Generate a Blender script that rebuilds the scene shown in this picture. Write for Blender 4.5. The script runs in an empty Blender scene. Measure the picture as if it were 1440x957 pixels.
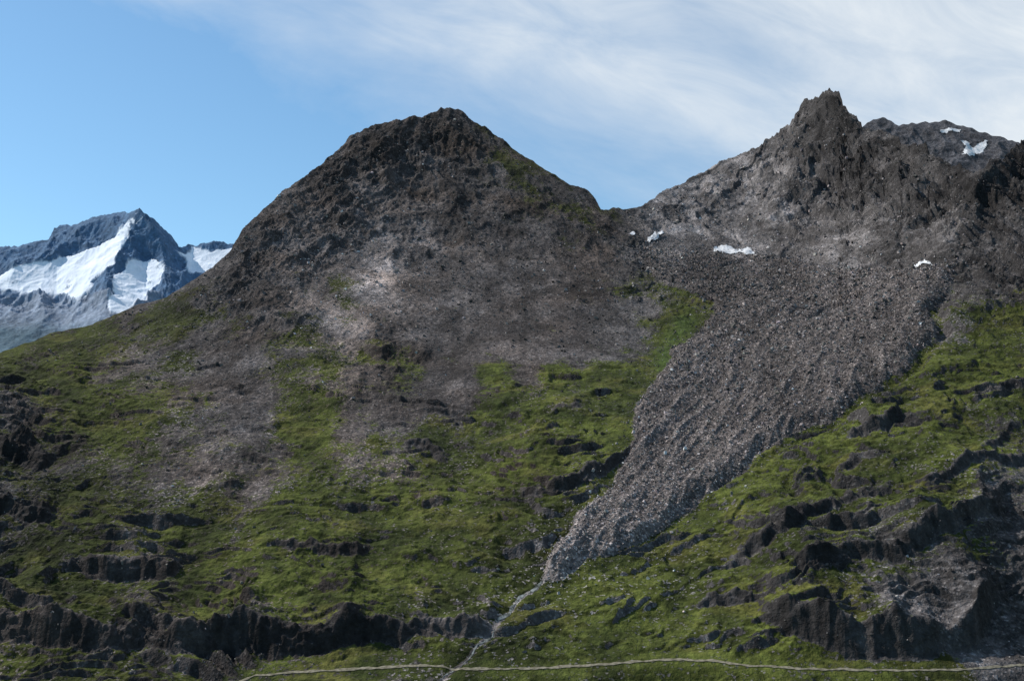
import bpy, math, time
import numpy as np
T0=time.time()
rng=np.random.default_rng(7)
K=0.9/1440.0; TH=math.radians(8.0)

# ---------------------------------------------------------------- noise
_perm=rng.permutation(256); _perm=np.concatenate([_perm,_perm])
_ga=rng.random(256)*2*np.pi; _gx=np.cos(_ga); _gy=np.sin(_ga)
def perlin(x,y,seed=0):
    x=x+seed*17.37; y=y+seed*5.71
    xf=np.floor(x); yf=np.floor(y)
    xi=xf.astype(np.int64)&255; yi=yf.astype(np.int64)&255
    fx=x-xf; fy=y-yf
    u=fx*fx*fx*(fx*(fx*6-15)+10); v=fy*fy*fy*(fy*(fy*6-15)+10)
    def g(ix,iy,dx,dy):
        h=_perm[_perm[ix&255]+(iy&255)]
        return _gx[h]*dx+_gy[h]*dy
    a=g(xi,yi,fx,fy); b=g(xi+1,yi,fx-1,fy)
    c=g(xi,yi+1,fx,fy-1); d=g(xi+1,yi+1,fx-1,fy-1)
    return (a+(b-a)*u+(c-a)*v+(a-b-c+d)*u*v)*1.5
def fbm(x,y,octv,seed=0,gain=.5,ridged=False):
    s=0; a=1.; n=0
    for o in range(octv):
        p=perlin(x,y,seed+o*3)
        if ridged: p=(1-np.abs(p)*1.6); p=p*np.abs(p)*1.4-.6
        s=s+a*p; n+=a; a*=gain
        x,y=(x*.8-y*.6)*2.03,(x*.6+y*.8)*2.03
    return s/n*1.3
def sst(a,b,x):
    t=np.clip((x-a)/(b-a),0,1); return t*t*(3-2*t)

# ---------------------------------------------------------------- fields on a grid of image pixel coordinates
GX0,GY0,GS=-220.,60.,5.
gnx,gny=376,200
GXX,GYY=np.meshgrid(GX0+GS*np.arange(gnx),GY0+GS*np.arange(gny))
def samp(F,PX,PY):
    x=np.clip((PX-GX0)/GS,0,gnx-1.001); y=np.clip((PY-GY0)/GS,0,gny-1.001)
    i=x.astype(int); j=y.astype(int); fx=x-i; fy=y-j
    return (F[j,i]*(1-fx)*(1-fy)+F[j,i+1]*fx*(1-fy)+F[j+1,i]*(1-fx)*fy+F[j+1,i+1]*fx*fy)
def anchors(A,c=25,p=2.2):
    num=np.zeros_like(GXX); den=np.zeros_like(GXX)
    for (x,y,v) in A:
        w=((GXX-x)**2+(GYY-y)**2+c*c)**(-p); num+=w*v; den+=w
    return num/den
def seglen(P,closed=False):
    D=np.full_like(GXX,1e9); n=len(P)
    for k in range(n if closed else n-1):
        x0,y0=P[k]; x1,y1=P[(k+1)%n]
        dx,dy=x1-x0,y1-y0
        t=np.clip(((GXX-x0)*dx+(GYY-y0)*dy)/(dx*dx+dy*dy+1e-9),0,1)
        D=np.minimum(D,np.hypot(GXX-x0-t*dx,GYY-y0-t*dy))
    return D
def sdf(P):
    D=seglen(P,True); ins=np.zeros(GXX.shape,bool); n=len(P)
    for k in range(n):
        x0,y0=P[k]; x1,y1=P[(k+1)%n]
        if y0==y1: continue
        c=((y0>GYY)!=(y1>GYY))&(GXX<(x1-x0)*(GYY-y0)/(y1-y0)+x0)
        ins^=c
    return np.where(ins,D,-D)
def gblur(F,sx,sy):
    for ax,s in ((1,sx),(0,sy)):
        if s<=0: continue
        r=int(3*s)+1; k=np.exp(-.5*(np.arange(-r,r+1)/s)**2); k/=k.sum()
        pad=[(0,0),(0,0)]; pad[ax]=(r,r); Fp=np.pad(F,pad,mode='edge'); o=np.zeros_like(F)
        for i,w in enumerate(k):
            o+=w*(Fp[:,i:i+F.shape[1]] if ax==1 else Fp[i:i+F.shape[0],:])
        F=o
    return F
def ray(px,py):
    dx=(px-720)*K; dy=(478.5-py)*K
    fy=math.cos(TH)-dy*math.sin(TH); fz=math.sin(TH)+dy*math.cos(TH)
    return dx/fy, fz/fy

def make_sheet(px,sky,bottom,M,slopeF,D0,bulge=None,back=16,bstep=14.,bslope=.7,minds=.1,grid=None):
    W=len(px)
    t=np.linspace(0,1,M)[:,None]
    PY=bottom+(sky[None,:]-bottom)*t; PX=np.repeat(px[None,:],M,0)
    tx,e=ray(PX,PY)
    if grid is not None:
        L=samp(grid,PX,PY)
    else:
        s=slopeF(PX,PY)
        f=1/np.maximum(s-e,minds)
        L=np.log(D0)+np.concatenate([np.zeros((1,W)),np.cumsum((f[1:]+f[:-1])*.5*np.diff(e,axis=0),0)],0)
    if bulge is not None: L=L+bulge(PX,PY)
    Y=np.exp(L); X=tx*Y; Z=e*Y
    k=np.arange(1,back+1)[:,None]; d=bstep*k**1.35
    r=(Y[-1]+d)/Y[-1]
    X=np.concatenate([X,X[-1]*r]); Zb=Z[-1]-bslope*d*(1-np.exp(-d/25.)); Y=np.concatenate([Y,Y[-1]+d]); Z=np.concatenate([Z,Zb])
    PX=np.concatenate([PX,np.repeat(PX[-1:],back,0)]); PY=np.concatenate([PY,np.repeat(PY[-1:],back,0)])
    return X,Y,Z,PX,PY

def normals(X,Y,Z):
    P=np.stack([X,Y,Z],-1)
    a=np.gradient(P,axis=0); b=np.gradient(P,axis=1)
    n=np.cross(b,a); n/=np.linalg.norm(n,axis=-1,keepdims=True)+1e-9
    return n
def grid_faces(R,C):
    i=np.arange(R-1)[:,None]*C+np.arange(C-1)[None,:]
    return np.stack([i,i+1,i+C+1,i+C],-1).reshape(-1,4)

def mesh_obj(name,V,F,mat,attrs={},smooth=True):
    me=bpy.data.meshes.new(name)
    V=np.ascontiguousarray(V,dtype=np.float32); F=np.ascontiguousarray(F,dtype=np.int32)
    me.vertices.add(len(V)); me.vertices.foreach_set("co",V.ravel())
    me.loops.add(F.size); me.loops.foreach_set("vertex_index",F.ravel())
    me.polygons.add(len(F)); me.polygons.foreach_set("loop_start",np.arange(0,F.size,F.shape[1],dtype=np.int32))
    me.polygons.foreach_set("use_smooth",np.full(len(F),smooth))
    me.update(calc_edges=True)
    for k,a in attrs.items():
        at=me.attributes.new(k,'FLOAT_COLOR','POINT')
        at.data.foreach_set("color",np.ascontiguousarray(a,dtype=np.float32).ravel())
    me.materials.append(mat)
    o=bpy.data.objects.new(name,me); bpy.context.scene.collection.objects.link(o)
    return o
def sub(V,F,sel,attrs):
    f=F[sel]; u,inv=np.unique(f,return_inverse=True)
    return V[u],inv.reshape(f.shape),{k:a[u] for k,a in attrs.items()}
def rgba(c): return np.concatenate([c,np.ones(c.shape[:-1]+(1,))],-1)

# ---------------------------------------------------------------- materials
def nt(mat):
    mat.use_nodes=True; t=mat.node_tree; t.nodes.clear(); return t
def N(t,typ,**kw):
    n=t.nodes.new(typ)
    for k,v in kw.items():
        if k in('operation','blend_type','data_type','feature','attribute_name','noise_dimensions','use_clamp','normalize'): setattr(n,k,v)
        else: n.inputs[k].default_value=v
    return n
def mth(t,op,a,b=None,clamp=False):
    n=t.nodes.new('ShaderNodeMath'); n.operation=op; n.use_clamp=clamp
    for i,v in enumerate((a,b)):
        if v is None: continue
        if isinstance(v,(int,float)): n.inputs[i].default_value=v
        else: t.links.new(v,n.inputs[i])
    return n.outputs[0]
def ramp(t,fac,pts):
    n=t.nodes.new('ShaderNodeValToRGB'); cr=n.color_ramp
    while len(cr.elements)<len(pts): cr.elements.new(.5)
    for e,(p,c) in zip(cr.elements,pts):
        e.position=p; e.color=(c,c,c,1) if isinstance(c,(int,float)) else (*c,1)
    t.links.new(fac,n.inputs[0]); return n.outputs[0]
def terrain_mat(name,sc=1.0,bump=1.0):
    m=bpy.data.materials.new(name); t=nt(m); L=t.links.new
    out=N(t,'ShaderNodeOutputMaterial'); b=N(t,'ShaderNodeBsdfPrincipled'); L(b.outputs[0],out.inputs[0])
    b.inputs['Roughness'].default_value=.95; b.inputs['Specular IOR Level'].default_value=.08
    col=N(t,'ShaderNodeAttribute',attribute_name='Col'); msk=N(t,'ShaderNodeAttribute',attribute_name='Msk'); gcl=N(t,'ShaderNodeAttribute',attribute_name='Gcol')
    sep=t.nodes.new('ShaderNodeSeparateColor'); L(msk.outputs['Color'],sep.inputs[0])
    stone0,grass0,smoothk=sep.outputs[0],sep.outputs[1],sep.outputs[2]
    geo=N(t,'ShaderNodeNewGeometry'); pos=geo.outputs['Position']
    def noi(s,d=5,r=.6):
        v=t.nodes.new('ShaderNodeTexNoise'); v.inputs['Scale'].default_value=s; v.inputs['Detail'].default_value=d
        v.inputs['Roughness'].default_value=r; L(pos,v.inputs['Vector']); return v.outputs['Fac']
    v1=t.nodes.new('ShaderNodeTexVoronoi'); v1.inputs['Scale'].default_value=.6*sc; L(pos,v1.inputs['Vector'])
    sp=t.nodes.new('ShaderNodeSeparateColor'); L(v1.outputs['Color'],sp.inputs[0]); r1=sp.outputs[0]
    n1=noi(.16*sc,5,.68)
    # grass grows between the stones: break the edge up with fine noise
    gf=mth(t,'ADD',grass0,mth(t,'MULTIPLY',mth(t,'SUBTRACT',n1,.5),2.1))
    gf=mth(t,'SUBTRACT',gf,mth(t,'MULTIPLY',mth(t,'GREATER_THAN',r1,.84),.4))
    gf=mth(t,'DIVIDE',mth(t,'SUBTRACT',gf,.36),.28,clamp=True)
    gf=mth(t,'MULTIPLY',gf,mth(t,'GREATER_THAN',grass0,.02))
    stone=mth(t,'MULTIPLY',stone0,mth(t,'SUBTRACT',1.0,gf))
    k1=ramp(t,r1,[(0,.5),(.6,.82),(.86,1.2),(1,2.9)])
    kk=mth(t,'ADD',1.0,mth(t,'MULTIPLY',mth(t,'SUBTRACT',k1,1.0),stone))
    gg=ramp(t,n1,[(.28,.5),(.5,.95),(.72,1.5)])
    gg=mth(t,'ADD',gg,mth(t,'MULTIPLY',mth(t,'SUBTRACT',1.0,gg),smoothk))
    tot=mth(t,'MULTIPLY',kk,gg)
    mc=t.nodes.new('ShaderNodeMix'); mc.data_type='RGBA'; L(gf,mc.inputs[0]); L(col.outputs['Color'],mc.inputs[6]); L(gcl.outputs['Color'],mc.inputs[7])
    vm=t.nodes.new('ShaderNodeVectorMath'); vm.operation='SCALE'; L(mc.outputs[2],vm.inputs[0]); L(tot,vm.inputs['Scale'])
    L(vm.outputs[0],b.inputs['Base Color'])
    h=mth(t,'MULTIPLY',mth(t,'MULTIPLY',v1.outputs['Distance'],stone),.9*bump/sc)
    h=mth(t,'ADD',h,mth(t,'MULTIPLY',mth(t,'MULTIPLY',noi(.22*sc,4,.65),3.1*bump/sc),mth(t,'SUBTRACT',1.0,smoothk)))
    bp=N(t,'ShaderNodeBump'); bp.inputs['Distance'].default_value=1.0; bp.inputs['Strength'].default_value=1.0
    L(h,bp.inputs['Height']); L(bp.outputs[0],b.inputs['Normal'])
    return m
def simple_mat(name,c1,c2,scale,rough=.9,attr=False):
    m=bpy.data.materials.new(name); t=nt(m); L=t.links.new
    out=N(t,'ShaderNodeOutputMaterial'); b=N(t,'ShaderNodeBsdfPrincipled'); L(b.outputs[0],out.inputs[0])
    b.inputs['Roughness'].default_value=rough; b.inputs['Specular IOR Level'].default_value=.1
    if attr:
        col=N(t,'ShaderNodeAttribute',attribute_name='Col'); L(col.outputs['Color'],b.inputs['Base Color'])
    else:
        geo=N(t,'ShaderNodeNewGeometry'); n=N(t,'ShaderNodeTexNoise',Scale=scale,Detail=6.); L(geo.outputs['Position'],n.inputs['Vector'])
        L(ramp(t,n.outputs['Fac'],[(.35,c1),(.65,c2)]),b.inputs['Base Color'])
    return m
M_ter=terrain_mat('alpine_ground'); M_far=terrain_mat('far_rock_and_snow',.12,.45)
M_bld=simple_mat('boulder_stone',0,0,1.2,attr=True)
M_snow=simple_mat('old_snow',(.42,.42,.43),(.70,.71,.73),.15,.6)
M_path=simple_mat('trodden_gravel',(.13,.115,.08),(.27,.24,.18),.4)
M_stream=simple_mat('white_water',(.04,.045,.035),(.28,.29,.28),.35,.3)
M_val=simple_mat('valley_grass',(.03,.04,.012),(.07,.08,.02),.02)

# ---------------------------------------------------------------- main terrain
slope=anchors([(0,950,.5),(300,950,.5),(600,950,.5),(900,950,.5),(1200,950,.55),(1440,950,.55),
 (0,750,.5),(300,750,.48),(600,750,.46),(0,600,.5),(300,600,.5),(600,620,.44),(0,500,.42),(200,450,.45),
 (300,480,.5),(500,520,.45),(640,530,.41),(700,500,.42),(780,540,.38),(880,530,.38),(700,640,.45),(800,700,.5),
 (300,400,.6),(400,330,.62),(500,400,.55),(650,400,.54),(800,400,.52),(450,250,.72),(550,300,.66),(650,280,.68),(630,180,.85),(530,200,.8),(750,290,.66),(820,300,.62),
 (900,450,.44),(950,480,.42),(780,800,.5),(850,720,.5),(900,650,.46),(1000,600,.44),(1000,520,.42),(1100,480,.40),(1150,430,.39),(1250,400,.40),(1000,400,.39),(1100,375,.40),(900,370,.46),
 (900,320,.56),(1000,300,.62),(1000,345,.46),(1100,340,.50),(1100,260,.75),(1165,170,.95),(1200,340,.55),(1200,260,.8),(1300,340,.6),(1300,260,.8),(1400,260,.8),(1440,340,.7),
 (1350,400,.52),(1440,440,.52),(1350,500,.5),(1400,600,.52),(1250,620,.5),(1150,700,.52),(1050,760,.5),(1300,750,.6),(1300,850,.8),(1350,820,.78),(1150,850,.6),(950,850,.45),(1440,750,.65),(1440,880,.7)],c=35)
# ground distance from the slope field, smoothed sideways so flanks stay rounded
_,EG=ray(GXX,GYY)
fG=1/np.maximum(slope-EG,.1); fG=fG[::-1]; Er=EG[::-1]
LG=np.log(740.)+np.concatenate([np.zeros((1,gnx)),np.cumsum((fG[1:]+fG[:-1])*.5*np.diff(Er,axis=0),0)],0)
LG=LG[::-1]; jb=int((1010-GY0)/GS); LG=LG-LG[jb:jb+1]+np.log(740.)
LG=gblur(LG,9,2)
skyP=[(-200,560),(-60,515),(0,497),(40,483),(70,468),(130,457),(190,430),(235,418),(265,398),(300,375),(325,350),(340,325),(365,298),(385,280),(415,255),(450,233),(470,213),(490,194),(520,179),(550,169),(575,168),(600,159),(620,152),(645,152),(668,170),(700,191),(730,214),(765,237),(800,259),(828,267),(838,280),(845,293),(865,292),(885,293),(905,287),(930,272),(960,255),(1000,235),(1040,215),(1070,205),(1095,187),(1110,175),(1120,155),(1135,138),(1150,133),(1165,125),(1178,130),(1192,150),(1205,165),(1218,178),(1250,192),(1300,210),(1340,228),(1370,240),(1392,228),(1420,210),(1440,200),(1500,190),(1640,230)]
DP=1.4
px=np.arange(-160,1601,DP); W=len(px)
sky=np.interp(px,*zip(*skyP))
jag=perlin(px/14.,px*0+.3,3)*2.0+perlin(px/5.,px*0+.7,4)*1.2
craggy=sst(440,520,px)*(1-.75*sst(590,640,px)*(1-sst(800,830,px)))
big=1+1.3*sst(1080,1110,px)
sky=sky+jag*(.25+.65*craggy)*big
ridges=[([(640,150),(690,210),(720,260)],.006,60),([(560,165),(530,240),(470,330)],.012,45),([(630,155),(640,240),(660,330)],.007,60),
 ([(1165,128),(1140,200),(1090,290)],.026,50),([(1175,130),(1215,230),(1240,320)],.022,50),([(1400,215),(1350,290),(1330,340)],.022,45),
 ([(330,330),(280,400),(240,460)],.012,60),([(1060,205),(1010,280)],.012,40),([(1300,200),(1280,290)],.018,40)]
RB=np.zeros_like(GXX)
for P,a,w in ridges: RB-=a*np.clip(1-seglen(P)/w,0,1)
BOT=1010.; M=780
X,Y,Z,PX,PY=make_sheet(px,sky,BOT,M,None,740.,bulge=lambda a,b:samp(RB,a,b),grid=LG)
print('sheet',time.time()-T0, 'Ymax',Y[M-1].min(),Y[M-1].max())

glP=[(762,812),(790,815),(830,790),(900,762),(980,715),(1050,660),(1110,615),(1180,580),(1240,540),(1290,505),(1315,470),(1310,440),(1330,400),(1350,372),(1300,374),(1200,378),(1100,362),(1000,358),(930,352),(885,345),(905,372),(940,400),(995,425),(1005,440),(985,470),(950,492),(930,520),(908,550),(890,600),(887,640),(872,665),(832,705),(797,745),(772,785)]
GL=sdf(glP)
pathP=[(325,962),(360,950),(430,944),(520,940),(580,936),(620,936),(640,940),(700,941),(780,938),(850,934),(900,930),(960,927),(1000,929),(1050,935),(1120,940),(1200,942),(1300,942),(1360,941),(1440,935),(1590,928)]
streamP=[(600,975),(618,955),(640,938),(658,925),(672,904),(690,893),(702,870),(716,862),(730,838),(752,826),(764,812)]
dPath=samp(seglen(pathP),PX,PY); dStr=samp(seglen(streamP),PX,PY)
jn=fbm(X/60,(Y+Z)/110,5,40,.62)
gsd=samp(GL,PX,PY)+10*jn*1.2
glm=sst(-4,4,gsd)
S=Y+.6*Z
S2=S/2.2      # slope distance scaled so rock texture runs a little longer down the fall line
roughF=anchors([(630,180,1.0),(530,200,1.2),(450,260,.9),(650,280,.7),(750,270,.5),(560,330,.5),(430,330,.7),(500,410,.1),(600,430,.15),(700,400,.2),(800,400,.15),(780,340,.3),(740,460,.1),(350,400,.5),(740,330,.4),(820,320,.5),
 (650,480,.2),(540,500,.6),(300,500,.3),(200,480,.3),(400,600,.25),(100,600,.4),(0,650,.7),(600,700,.3),(300,800,.35),(800,650,.4),
 (1165,170,1.4),(1100,240,1.0),(1000,280,.6),(1050,320,.25),(1200,260,1.5),(1300,270,1.5),(1400,260,1.4),(1200,340,.3),(1300,350,.4),(1420,340,.7),(900,320,.5),(950,345,.2),
 (1100,500,.1),(900,650,.1),(1400,500,.3),(1300,650,.4),(1300,850,.6),(1100,850,.4),(900,900,.2),(400,900,.5)],c=30)
rough=samp(roughF,PX,PY)
terF=anchors([(100,890,.7),(200,900,.8),(300,890,.8),(380,885,.8),(450,880,.8),(600,890,.7),(700,880,.4),(30,600,.8),(20,700,.8),(110,620,.4),(200,790,.8),(100,780,.5),(350,780,.35),(500,760,.4),(770,680,.8),(700,650,.45),(800,575,.5),(700,570,.35),(600,620,.4),(450,650,.15),(250,600,.3),(540,500,.6),(300,500,.25),(600,830,.4),(650,750,.4),(450,820,.35),(300,700,.25),(50,830,.5),(850,700,.6),
 (1000,780,.55),(1100,760,.7),(1200,800,.7),(1300,830,.45),(1380,760,.5),(1250,600,.75),(1300,620,.6),(1400,550,.5),(1150,680,.75),(1420,450,.35),(1000,880,.4),(860,870,.3),(1430,900,.1),(1200,880,.6),(1400,650,.45),
 (500,400,0),(650,300,0),(600,450,0),(800,450,0),(1000,300,.0),(1200,300,0),(1400,300,.0),(1000,500,0),(1150,500,0),(900,620,0),(400,450,.0)],c=24)
ters=samp(terF,PX,PY)*(1-sst(-14,4,gsd))
topd=np.ones_like(PY); rr=np.arange(PY.shape[0])[:,None]
topd=1-.6*np.exp(-((rr-(M-1))/26.)**2)
calm=sst(4,30,dPath)*(.35+.65*sst(3,18,dStr))
def near(pxq,pyq):
    c=(pxq-px[0])/DP; ci=np.clip(np.floor(c).astype(int),0,W-2); fc=c-ci
    sk=sky[ci]*(1-fc)+sky[ci+1]*fc
    r=np.clip((pyq-BOT)/(sk-BOT)*(M-1),0,M-1.001); ri=r.astype(int); fr=r-ri
    def g(A): return (A[ri,ci]*(1-fr)*(1-fc)+A[ri,ci+1]*(1-fr)*fc+A[ri+1,ci]*fr*(1-fc)+A[ri+1,ci+1]*fr*fc)
    return np.stack([g(X),g(Y),g(Z)],-1)
A1=near(np.array([630.]),np.array([165.]))[0]; A2=near(np.array([1160.]),np.array([145.]))[0]
def fan(A,back,k):
    dx=X-A[0]; dy=A[1]+back-Y
    return np.arctan2(dx,dy)*k, np.hypot(dx,dy)
a1,r1=fan(A1,250,1.); a2,r2=fan(A2,350,1.)
wR=sst(845,920,PX+.25*(PY-300))
wa=fbm(X/170,S/300,4,11,.6)*.13
rib1=fbm((a1+wa)*8,r1/380,5,22,.58,ridged=True); rib2=fbm((a2+wa*1.2)*10,r2/380,4,25,ridged=True)
rib=rib1*(1-wR)+rib2*wR
crag1=fbm((X*.9+S2*.4)/95,(-X*.4+S2*.9)/95,6,31,.58,ridged=True)
crag2=fbm((X*.8+S2*.6)/70,(-X*.6+S2*.8)/130,6,35,.58,ridged=True)
crag=crag1*(1-wR)+crag2*wR
mt=sst(560,430,PY)
mtR=np.maximum(mt,0)
hill=fbm(X/150,S/210,6,51,.5)
dz=(mtR*rough*(rib*(8+8*wR)+crag*(17+3*wR))+(1-mtR)*(hill*14*(.5+rough)+crag*5*rough))*(1-.85*glm)
# cliff bands
cl_rock=np.zeros_like(PY)
wig=fbm(X/55,S/160,4,171,.6)*15; amod=fbm(X/60,S/200,3,175)
cliffs=[([(-60,905),(60,912),(150,930),(200,920),(260,928),(330,918),(400,922),(460,918),(505,902)],21,2),([(470,905),(530,905),(600,893),(660,897),(705,890)],11,2),([(-100,640),(0,640),(60,645),(115,625)],20,1),([(-100,730),(0,738),(40,748),(78,732)],15,1),
 ([(85,802),(150,820),(240,810),(255,795)],11,1),([(-100,860),(0,872),(80,880)],8,1),([(728,684),(790,694),(850,672),(888,625)],9,1),([(765,578),(830,584)],5,1),([(555,628),(630,634)],5,1),([(395,778),(470,790),(520,782)],6,1),
 ([(520,502),(560,512),(610,508)],9,1),([(640,562),(700,572),(730,560)],4,0),([(480,710),(560,722),(630,712)],4,0),([(280,700),(340,690)],4,0),([(560,790),(640,800)],4,0),([(240,440),(300,438)],4,0),([(120,480),(180,490)],4,0),([(130,570),(200,580)],3,0),([(300,640),(380,650)],3,0),([(640,800),(700,790)],4,0),([(330,860),(400,865)],5,0),
 ([(1080,880),(1150,912),(1230,928),(1310,930),(1370,905),(1400,850)],28,1),([(1120,845),(1200,815),(1280,790),(1340,765),(1400,735)],16,1),([(1030,795),(1100,775),(1180,730),(1260,690)],10,1),([(1190,630),(1260,600),(1330,605)],9,1),([(980,865),(1060,845),(1150,855)],7,1),
 ([(1370,565),(1440,545),(1560,550)],6,1),([(1120,700),(1200,665),(1240,650)],7,1),([(850,880),(930,850),(1010,805)],4,0),([(1280,545),(1400,505)],5,0),([(930,790),(1020,745),(1075,705)],5,0),([(1290,700),(1380,660),(1450,650)],8,1),([(1330,455),(1440,430)],4,0),([(870,930),(960,905),(1060,900)],4,0),([(1150,770),(1240,735)],6,1),([(1380,640),(1440,600)],5,1)]
for P,H,cr in cliffs:
    xs=[p[0] for p in P]; ly=np.interp(PX,xs,[p[1] for p in P])
    env=sst(xs[0]-18,xs[0]+22,PX)*sst(xs[-1]+18,xs[-1]-22,PX)
    d=ly+wig*(1 if H<20 else .9)-PY
    hh=H*np.clip(.75+.6*amod,(.45 if cr==2 else .15),1.3)*env
    wd=5+H*.45; fall=26+H*2.2
    dz=dz+hh*sst(0,wd,d)*np.exp(-np.maximum(d-wd,0)/fall)
    if cr: cl_rock=np.maximum(cl_rock,env*sst(-3,2,d)*sst(wd+5,wd-1,d)*(1 if cr==2 else sst(-.5,.0,amod)))
# outcrop ledges: tilted rock steps that come and go
tilt=.30*sst(780,1000,PX)-.12*sst(500,100,PX)
warp=fbm(X/230,S/230,3,61)*55+fbm(X/45,S/45,3,65)*10-tilt*(X-50)
md1=fbm(X/85,S/60,4,71,.55)
def terrace(h,w,off,wp):
    q=(Z+dz+wp)/h+off; fl=np.floor(q); f=q-fl
    return h*(fl+sst(.5-w,.5+w,f)-q)
st=np.clip(ters*1.15+md1*1.5-.5,0,1.05)*sst(0,.12,ters)
md2=fbm(X/40,S/30,3,75); st2=np.clip(ters*.9+md2*1.4-.3,0,1.)*sst(0,.2,ters)
dz=dz+(.65*st*terrace(24.,.15,.2,warp)+.9*st2*terrace(8.,.2,.0,warp*.8+fbm(X/25,S/25,2,77)*5))*(1-mtR)
dz=dz+ (1-glm)*(.4+rough)*fbm(X/14,S2/12,3,81,.55,ridged=True)*(1.1+1.8*cl_rock)
# rock glacier: raised lobe, flow ridges, blocks
flowr=fbm((X*.93+S*-.36)/34.,(X*.36+S*.93)/210.,3,91,ridged=True)
arc=fbm(X/190.,S/44.+fbm(X/200,S/200,2,97)*1.8,3,95,ridged=True)
up=sst(560,430,PY)
blocks=fbm(X/8.,S2/7.,3,99,.6,ridged=True)
dz=dz+glm*(8.5*sst(-3,18,gsd)+flowr*4.6*(1-.6*up)+arc*6*up+blocks*1.0)
dz=dz-7*np.exp(-((gsd+9)/9.)**2)*sst(1000,1150,PX)
dz=dz*calm*topd-1.5*np.exp(-(dStr/5.)**2)
Z=Z+dz
X=X+mtR*rough*topd*fbm(S/60,Z/40,3,111)*4
nrm=normals(X,Y,Z); nz=nrm[...,2]
print('disp',time.time()-T0)

# ---------------------------------------------------------------- ground cover
gF=anchors([(630,180,0),(500,210,0),(560,260,0),(650,300,0),(420,290,0),(450,350,.1),(550,380,0),(650,400,0),(750,350,.1),(700,450,0),(800,420,.0),(600,450,0),(850,350,.1),(350,400,.05),(380,440,.15),
 (690,195,.4),(725,225,.55),(760,255,.5),(800,290,.35),(825,318,.4),(850,345,.5),(865,380,.15),(885,410,.55),(840,440,.1),(915,455,.35),(945,445,.7),(950,470,.9),(935,510,.9),(880,450,.2),(860,480,.1),(890,490,.35),(850,503,.15),(800,480,.0),(740,480,0),(760,500,.1),
 (0,510,.75),(60,500,.65),(150,470,.5),(250,435,.6),(290,425,.4),(200,490,.45),(100,540,.8),(50,560,.75),(180,600,.75),(280,580,.5),(230,540,.35),(320,520,.2),(300,470,.3),(350,560,.25),(300,640,.35),(240,690,.45),(380,620,.35),(330,670,.45),(180,660,.55),(150,520,.5),
 (400,490,.55),(450,560,.75),(430,520,.6),(470,440,.4),(510,500,.35),(500,590,.35),(550,580,.25),(600,560,.22),(640,520,.12),(700,490,.1),(580,520,.45),(620,490,.1),(420,365,.25),(500,350,.2),(410,450,.4),(540,470,.25),
 (700,530,.7),(780,525,.95),(850,525,1),(900,530,.95),(700,580,.8),(640,580,.4),(620,610,.6),(640,660,.7),(520,640,.6),(430,620,.75),(560,620,.4),
 (100,750,.75),(250,760,.8),(400,750,.85),(550,720,.8),(700,680,.85),(800,600,.85),(820,680,.8),(750,760,.85),(650,800,.8),(500,830,.9),(300,840,.85),(100,850,.75),(50,650,.6),(20,600,.4),(40,700,.5),
 (200,900,.5),(400,890,.5),(600,900,.6),(800,880,.95),(900,820,.9),(950,800,.9),(1050,750,.8),(1100,680,.8),(1200,620,.8),(1300,550,.85),(1400,480,.8),(1440,430,.65),(1400,400,.25),(1440,360,.05),(1350,450,.5),(1380,520,.85),(1250,700,.8),(1150,800,.75),(1280,790,.6),(1300,870,.1),(1350,880,.1),(1370,830,.1),(1380,770,.5),(1350,650,.8),(1300,720,.75),(1420,560,.8),(1430,680,.3),(1410,620,.55),(1430,850,.05),(1430,760,.15),(1200,890,.6),(1000,900,.9),(1300,950,1),(1000,840,.8),(1100,850,.7),
 (1000,300,0),(1100,250,0),(1165,180,0),(1250,300,0),(1350,300,0),(1430,300,0),(1000,340,0),(1200,350,0),(950,290,0)],c=16,p=2.)
g0=samp(gF,PX,PY)
gn=fbm(X/75,S/130,7,121,.68)
streak=fbm((a1+wa)*22,r1/260,4,131)*(1-wR)
grass=np.clip(.5+(g0+.46*gn+.30*streak*sst(720,480,PY)-.47)*2.1,0,1)
grass*=sst(.55,.72,nz)*(1-glm)*(1-.9*cl_rock)
grass*=1-.85*sst(4,1.5,dStr)
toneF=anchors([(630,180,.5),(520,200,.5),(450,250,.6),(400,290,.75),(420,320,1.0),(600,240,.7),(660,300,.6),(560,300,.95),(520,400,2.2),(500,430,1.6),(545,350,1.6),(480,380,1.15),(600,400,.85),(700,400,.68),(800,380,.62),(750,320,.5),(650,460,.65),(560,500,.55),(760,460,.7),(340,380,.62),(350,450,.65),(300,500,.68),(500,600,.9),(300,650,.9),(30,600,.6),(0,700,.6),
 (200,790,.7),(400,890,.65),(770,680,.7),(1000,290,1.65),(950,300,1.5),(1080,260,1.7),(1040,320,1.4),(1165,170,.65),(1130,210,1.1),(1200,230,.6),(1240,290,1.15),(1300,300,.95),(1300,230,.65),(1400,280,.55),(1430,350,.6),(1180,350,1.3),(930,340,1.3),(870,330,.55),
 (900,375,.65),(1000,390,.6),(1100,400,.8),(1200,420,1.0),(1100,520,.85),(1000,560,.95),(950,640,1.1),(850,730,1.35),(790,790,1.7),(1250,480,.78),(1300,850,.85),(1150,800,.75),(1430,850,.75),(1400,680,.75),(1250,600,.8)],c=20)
tone=samp(toneF,PX,PY)  # rock tone by area; cloud shade on the central peak painted in as darker rock
shape=X.shape
def C(r,g,b): return np.array([r,g,b])[None,None,:]
n1=fbm(X/45,S2/45,5,141,.6)[...,None]; n2=fbm(X/200,S/200,3,145)[...,None]; n3=fbm(X/10,S2/10,3,149)[...,None]
patchy=sst(-.1,.25,fbm(X/80,S2/65,6,181,.66))[...,None]
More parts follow.
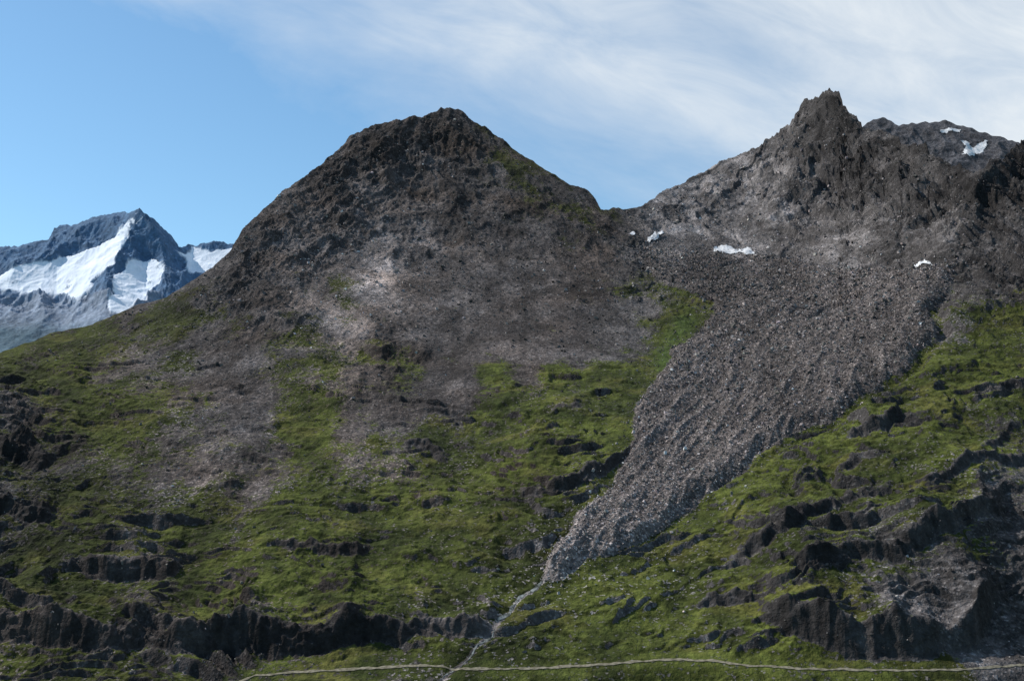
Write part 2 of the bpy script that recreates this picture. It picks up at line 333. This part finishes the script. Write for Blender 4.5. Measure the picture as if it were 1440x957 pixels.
chute=(fbm((a1+wa)*22,r1/260,5,151,.6)*(1-wR)+fbm((a2+wa)*20,r2/300,4,155)*wR)[...,None]
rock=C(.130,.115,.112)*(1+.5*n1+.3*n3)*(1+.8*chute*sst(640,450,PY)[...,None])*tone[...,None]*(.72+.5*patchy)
warm=np.clip(n2*1.2+.2,0,1)*(1-wR[...,None]); rock=rock*(1-warm)+rock*C(1.12,.98,.86)*warm
rock=rock*(1+(C(.98,1.01,1.02)-1)*wR[...,None])
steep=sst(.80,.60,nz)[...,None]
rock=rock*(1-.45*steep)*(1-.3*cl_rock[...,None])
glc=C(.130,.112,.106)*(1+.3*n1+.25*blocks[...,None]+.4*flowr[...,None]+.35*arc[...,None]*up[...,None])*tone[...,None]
rock=rock*(1-glm[...,None])+glc*glm[...,None]
m1=sst(-.45,.5,n1+.6*n2); m2=sst(.0,.6,fbm(X/60,S/60,4,161)[...,None])
gr=C(.034,.043,.012)*(1-m1)+C(.083,.097,.022)*m1
gr=gr*(1-.6*m2)+C(.122,.115,.032)*.6*m2
viv=np.clip(1-samp(seglen([(965,450),(945,482),(932,512)]),PX,PY)/22,0,1)[...,None]*.7
gr=gr*(1-viv)+C(.070,.108,.028)*viv
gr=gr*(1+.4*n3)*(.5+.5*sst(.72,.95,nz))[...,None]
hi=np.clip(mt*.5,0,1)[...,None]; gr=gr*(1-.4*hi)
gt=samp(anchors([(100,550,.85),(300,750,.8),(600,740,1.),(800,560,1.15),(750,760,.85),(400,830,1.1),(900,870,1.1),(1100,740,1.15),(1300,570,1.1),(1250,700,1.1),(1350,900,1.),(100,850,.75),(740,230,.8),(20,700,.6)],c=60),PX,PY)[...,None]
gr=gr*gt
stone=np.clip(.5+.5*glm+.2*sst(.7,.9,nz),0,1)*(1-.7*cl_rock)
msk=np.stack([stone,grass,np.zeros(shape),np.ones(shape)],-1)
V=np.stack([X,Y,Z],-1).reshape(-1,3)
F=grid_faces(*shape)
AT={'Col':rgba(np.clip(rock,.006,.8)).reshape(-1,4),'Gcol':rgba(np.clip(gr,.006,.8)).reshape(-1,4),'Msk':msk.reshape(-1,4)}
reg=np.zeros(shape,int)
pk=samp(sdf([(200,420),(330,470),(480,510),(640,500),(800,500),(900,450),(960,420),(900,370),(845,320),(845,100),(200,100)]),PX,PY)+8*jn
rm=samp(sdf([(846,320),(900,352),(1000,356),(1200,376),(1340,372),(1400,372),(1640,340),(1640,60),(846,60)]),PX,PY)+4*jn
reg[rm>0]=2; reg[pk>0]=1; reg[glm>.5]=3
fr=reg.reshape(-1)[F[:,0]]
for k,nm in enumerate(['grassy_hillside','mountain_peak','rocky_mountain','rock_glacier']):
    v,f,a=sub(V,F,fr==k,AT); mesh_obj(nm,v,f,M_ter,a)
print('main mesh',time.time()-T0)
k=np.arange(0,13)[:,None]/12.
fx=X[0][None,::8]*(1-k*.45); fy=Y[0][None,::8]*(1-k*.45); fz=Z[0][None,::8]*(1-k)+(-285.)*k-.5
vv=np.stack([fx,fy,fz],-1)[::-1]; 
mesh_obj('valley_slope',vv.reshape(-1,3),grid_faces(13,fx.shape[1]),M_val)
R=40000.; 
me=bpy.data.meshes.new('valley_ground'); me.from_pydata([(-R,-R,-280),(R,-R,-280),(R,R,-280),(-R,R,-280)],[],[(0,1,2,3)]); me.materials.append(M_val)
bpy.context.scene.collection.objects.link(bpy.data.objects.new('valley_ground',me))

# ---------------------------------------------------------------- path, stream
def ribbon(name,P,wpx,lift,mat,wn=.3):
    P=np.array(P,float); d=np.r_[0,np.cumsum(np.hypot(*np.diff(P,axis=0).T))]
    s=np.arange(0,d[-1],1.5); x=np.interp(s,d,P[:,0]); y=np.interp(s,d,P[:,1])
    fp=name=='footpath'
    x+=perlin(s/22,s*0+.2,5)*(2. if fp else 5.); y+=perlin(s/26,s*0+.6,6)*(1.6 if fp else 2.)
    tx=np.gradient(x); ty=np.gradient(y); l=np.hypot(tx,ty); nx,ny=-ty/l,tx/l
    w=wpx*np.maximum(.25,1+wn*perlin(s/9,s*0+.9,8)*1.4)
    rows=[near(x+nx*w*q,y+ny*w*q)+np.array([0,0,lift*(1-.6*abs(q))]) for q in (-.5,0,.5)]
    V=np.stack(rows,0); mesh_obj(name,V.reshape(-1,3),grid_faces(3,len(s)),mat)
ribbon('footpath',pathP,2.8,.6,M_path,.5)
ribbon('mountain_stream',streamP,1.6,.35,M_stream,1.5)
# ---------------------------------------------------------------- snow patches (draped over the ground)
def patch(XYZ,PXa,PYa,cx,cy,rx,ry,ang,seed):
    Xa,Ya,Za=XYZ; ca,sa=math.cos(ang),math.sin(ang)
    u=((PXa-cx)*ca+(PYa-cy)*sa)/rx; v=(-(PXa-cx)*sa+(PYa-cy)*ca)/ry
    q=1-np.hypot(u,v)+.35*perlin(PXa/9,PYa/5,seed)
    Fp=grid_faces(*Xa.shape); sel=(q.reshape(-1)[Fp[:,0]]>0)
    Vp=np.stack([Xa,Ya-1.0,Za+1.2+2*np.clip(q,0,.6)],-1).reshape(-1,3)
    v,f,_=sub(Vp,Fp,sel,{}); 
    if len(f): mesh_obj('snow_patch',v,f,M_snow)
for i,(cx,cy,rx,ry,an) in enumerate([(922,333,15,3.8,-.7),(1022,352,24,3.4,.0),(1050,352,12,4.4,.1),(1298,367,13,4.2,-.3),(888,330,4,2,0)]):
    patch((X,Y,Z),PX,PY,cx,cy,rx,ry,an,200+i)
# ---------------------------------------------------------------- boulders
area=(Y*Y).reshape(-1)*((rr<M-2)*np.ones(shape)).reshape(-1)
w=(glm*1.0+(1-glm)*(1-grass)*.12*(mt*.8+.4)+grass*.01+.2*sst(-30,0,gsd)*(1-glm)).reshape(-1)*np.where(PY.reshape(-1)<955,1,0)*area
w*=(dPath.reshape(-1)>6)
NB=62000
idx=rng.choice(len(w),NB,p=w/w.sum())
base=np.array([[x,y,z] for z in(-1,1) for y in(-1,1) for x in(-1,1)],float)*.5
bf=np.array([[0,2,3,1],[4,5,7,6],[0,1,5,4],[2,6,7,3],[0,4,6,2],[1,3,7,5]])
sz=np.clip(.68*(1-rng.random(NB))**(-.36),.68,3.2)*np.clip(Y.reshape(-1)[idx]/1400.,.75,1.25)
b=base[None]*(1+rng.uniform(-.45,.45,(NB,8,3)))*sz[:,None,None]*rng.uniform(.6,1.3,(NB,1,3))
ya=rng.random(NB)*6.283; ti=rng.normal(0,.5,NB)
c,s=np.cos(ti)[:,None],np.sin(ti)[:,None]; bx,by,bz=b[...,0],b[...,1],b[...,2]
by,bz=by*c-bz*s,by*s+bz*c
c,s=np.cos(ya)[:,None],np.sin(ya)[:,None]; bx,by=bx*c-by*s,bx*s+by*c
pp=V[idx]+np.stack([rng.normal(0,1.2,NB),rng.normal(0,1.2,NB),sz*.12],-1)
bv=np.stack([bx,by,bz],-1)+pp[:,None,:]
bfs=(bf[None]+8*np.arange(NB)[:,None,None]).reshape(-1,4)
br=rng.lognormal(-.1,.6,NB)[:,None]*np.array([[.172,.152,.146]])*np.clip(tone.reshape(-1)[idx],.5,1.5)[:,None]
br=np.clip(br*(1+rng.normal(0,.03,(NB,3))),.03,.6)
mesh_obj('boulders',bv.reshape(-1,3),bfs,M_bld,{'Col':rgba(np.repeat(br,8,0))},smooth=False)
print('boulders',time.time()-T0)

# ---------------------------------------------------------------- ridge behind the right hand peak
pxb=np.arange(1180,1641,1.5)
skb=np.interp(pxb,*zip(*[(1180,200),(1215,176),(1228,168),(1245,167),(1265,176),(1285,174),(1330,170),(1350,176),(1385,187),(1415,195),(1430,200),(1500,225),(1640,260)]))
skb=skb+perlin(pxb/9.,pxb*0+.3,7)*1.8
Dm=float(Y[M-1][(px>1200)].max()); print('Dm',Dm)
Xb,Yb,Zb,PXb,PYb=make_sheet(pxb,skb,300.,170,lambda a,b:.9+0*a,max(3900.,Dm*1.02),back=8)
Sb=Yb+.6*Zb
Zb=Zb+fbm(Xb/140,Sb/240,5,301,.55,ridged=True)*16*(1-.6*np.exp(-((np.arange(Zb.shape[0])[:,None]-169)/10.)**2))
nb=normals(Xb,Yb,Zb)[...,2:3]
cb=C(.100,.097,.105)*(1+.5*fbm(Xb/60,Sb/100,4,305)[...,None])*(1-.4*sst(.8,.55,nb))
mb=np.stack([.7+0*Xb,0*Xb,0*Xb,1+0*Xb],-1)
mesh_obj('mountain_ridge',np.stack([Xb,Yb,Zb],-1).reshape(-1,3),grid_faces(*Xb.shape),M_ter,{'Col':rgba(np.clip(cb,.01,.8)).reshape(-1,4),'Msk':mb.reshape(-1,4)})
for i,(cx,cy,rx,ry,an) in enumerate([(1337,184,13,3.2,-.1),(1370,210,19,7,-.5),(1358,202,8,4,.8)]):
    patch((Xb,Yb,Zb),PXb,PYb,cx,cy,rx,ry,an,220+i)

# ---------------------------------------------------------------- far glaciated mountain
pxf=np.arange(-200,441,1.0)
skf=np.interp(pxf,*zip(*[(-200,380),(-60,350),(0,343),(25,345),(50,340),(68,338),(76,322),(88,316),(110,313),(130,306),(150,302),(165,297),(180,297),(196,292),(205,300),(218,310),(232,325),(245,338),(252,347),(275,346),(300,341),(325,342),(360,350),(440,370)]))
skf=skf+perlin(pxf/8.,pxf*0+.3,9)*1.6+perlin(pxf/3.5,pxf*0+.3,10)*.8
FB=-.045*np.clip(1-seglen([(197,285),(170,345),(150,395),(155,440)])/70,0,1)-.03*np.clip(1-seglen([(197,285),(235,350),(240,400)])/35,0,1)-.02*np.clip(1-seglen([(130,300),(90,345),(20,370)])/40,0,1)
Xf,Yf,Zf,PXf,PYf=make_sheet(pxf,skf,640.,330,lambda a,b:.62+.35*sst(430,320,b),5600.,bulge=lambda a,b:samp(FB,a,b),back=10,bstep=40)
Sf=Yf+.6*Zf
jx=fbm(Xf/260,Sf/260,5,401,.6)*10; jy=fbm(Xf/220,Sf/220,5,405,.6)*8
def pm(P,e=1.4): return sst(-e,e,samp(sdf(P),PXf+jx,PYf+jy))
snow=np.maximum.reduce([pm([(-200,400),(0,385),(40,372),(70,366),(95,357),(135,346),(160,330),(180,312),(194,298),(200,302),(190,322),(172,345),(160,368),(140,385),(128,402),(118,414),(70,410),(0,408),(-200,430)]),
  pm([(158,388),(185,372),(222,360),(234,372),(228,398),(208,412),(195,430),(172,437),(152,436),(160,412)]),
  pm([(248,350),(262,353),(300,352),(330,343),(345,350),(310,372),(285,388),(262,378),(258,362)])])
rf=fbm(Xf/420,Sf/700,6,411,.55,ridged=True)
tp=1-.6*np.exp(-((np.arange(Zf.shape[0])[:,None]-329)/12.)**2)
Zf=Zf+rf*70*(1-.7*snow)*tp*sst(460,400,PYf)+rf*25*sst(380,430,PYf)*(1-.7*snow)
nf=normals(Xf,Yf,Zf)[...,2]
snow2=snow*sst(.28,.5,nf+.3*fbm(Xf/120,Sf/120,4,420))
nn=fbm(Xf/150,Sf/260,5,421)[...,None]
cf=C(.088,.150,.245)*(1+.25*nn)  # blue of aerial haze painted into the far mountain's rock colours
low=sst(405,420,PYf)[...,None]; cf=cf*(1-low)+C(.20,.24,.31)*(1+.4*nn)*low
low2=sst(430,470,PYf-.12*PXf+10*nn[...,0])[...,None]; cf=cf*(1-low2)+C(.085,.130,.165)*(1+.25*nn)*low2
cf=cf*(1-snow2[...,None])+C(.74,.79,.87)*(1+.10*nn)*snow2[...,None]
mf=np.stack([.2*(1-snow2),0*Xf,.3+snow2*.5,1+0*Xf],-1)
mesh_obj('snowy_mountain',np.stack([Xf,Yf,Zf],-1).reshape(-1,3),grid_faces(*Xf.shape),M_far,{'Col':rgba(np.clip(cf,.01,.92)).reshape(-1,4),'Msk':mf.reshape(-1,4)})

# ---------------------------------------------------------------- light and sky
SAZ=math.radians(-72); SEL=math.radians(43)
sd=(math.sin(SAZ)*math.cos(SEL),math.cos(SAZ)*math.cos(SEL),math.sin(SEL))
from mathutils import Vector
ld=bpy.data.lights.new('sun','SUN'); ld.energy=5.; ld.angle=math.radians(.5); ld.color=(1,.945,.86)
lo=bpy.data.objects.new('sun',ld); lo.rotation_euler=Vector(sd).to_track_quat('Z','Y').to_euler(); bpy.context.scene.collection.objects.link(lo)
wd=bpy.data.worlds.new('World'); bpy.context.scene.world=wd; wd.use_nodes=True; t=wd.node_tree; t.nodes.clear(); L=t.links.new
out=N(t,'ShaderNodeOutputWorld'); sk=t.nodes.new('ShaderNodeTexSky'); sk.sky_type='NISHITA'; sk.sun_disc=False
sk.sun_elevation=SEL; sk.sun_rotation=SAZ; sk.altitude=1200; sk.air_density=1.1; sk.dust_density=.5; sk.ozone_density=2.
hs=t.nodes.new('ShaderNodeVectorMath'); hs.operation='MULTIPLY'; hs.inputs[1].default_value=(.97,1.2,1.2); L(sk.outputs[0],hs.inputs[0])
bg=N(t,'ShaderNodeBackground',Strength=.128); L(hs.outputs[0],bg.inputs[0])
tc=N(t,'ShaderNodeTexCoord'); sp=N(t,'ShaderNodeSeparateXYZ'); L(tc.outputs['Generated'],sp.inputs[0])
ym=mth(t,'MAXIMUM',sp.outputs[1],.08); u=mth(t,'DIVIDE',sp.outputs[0],ym); w_=mth(t,'DIVIDE',sp.outputs[2],ym)
al=mth(t,'SUBTRACT',u,mth(t,'MULTIPLY',w_,.3)); ac=mth(t,'ADD',w_,mth(t,'MULTIPLY',u,.3))
def cn(sx,sy,det,dist,off,ro=.55):
    cb_=N(t,'ShaderNodeCombineXYZ'); L(mth(t,'MULTIPLY',al,sx),cb_.inputs[0]); L(mth(t,'MULTIPLY',ac,sy),cb_.inputs[1]); cb_.inputs[2].default_value=off
    n=N(t,'ShaderNodeTexNoise',Scale=1.0,Detail=det,Roughness=ro,Distortion=dist); L(cb_.outputs[0],n.inputs['Vector']); return n.outputs['Fac']
nA=cn(3.,7.,8.,.3,1.3,.6); nB=cn(6.,16.,9.,.6,4.1,.62); nC=cn(3.,6.,4.,.3,7.7)
f=mth(t,'SUBTRACT',mth(t,'ADD',w_,mth(t,'MULTIPLY',u,.40)),.285)
f=mth(t,'ADD',f,mth(t,'MULTIPLY',mth(t,'SUBTRACT',nA,.5),.26))
m=mth(t,'DIVIDE',f,.16,clamp=True)
tex=mth(t,'ADD',mth(t,'MULTIPLY',nB,.8),mth(t,'MULTIPLY',nC,.8))
tex=ramp(t,tex,[(.55,.36),(.8,.72),(1.,1.)])
m=mth(t,'MULTIPLY',m,tex)
m=mth(t,'MULTIPLY',m,mth(t,'GREATER_THAN',sp.outputs[1],.08),clamp=True)
bc=N(t,'ShaderNodeBackground',Strength=.92); bc.inputs[0].default_value=(.89,.95,1.0,1)
mx=N(t,'ShaderNodeMixShader'); L(m,mx.inputs[0]); L(bg.outputs[0],mx.inputs[1]); L(bc.outputs[0],mx.inputs[2]); L(mx.outputs[0],out.inputs[0])

cd=bpy.data.cameras.new('camera'); cd.sensor_width=36; cd.lens=40; cd.clip_start=1; cd.clip_end=60000
co=bpy.data.objects.new('camera',cd); co.rotation_euler=(math.radians(90)+TH,0,0); bpy.context.scene.collection.objects.link(co)
sc=bpy.context.scene; sc.camera=co
sc.view_settings.view_transform='Standard'; sc.view_settings.look='None'; sc.view_settings.exposure=0
print('done',time.time()-T0)
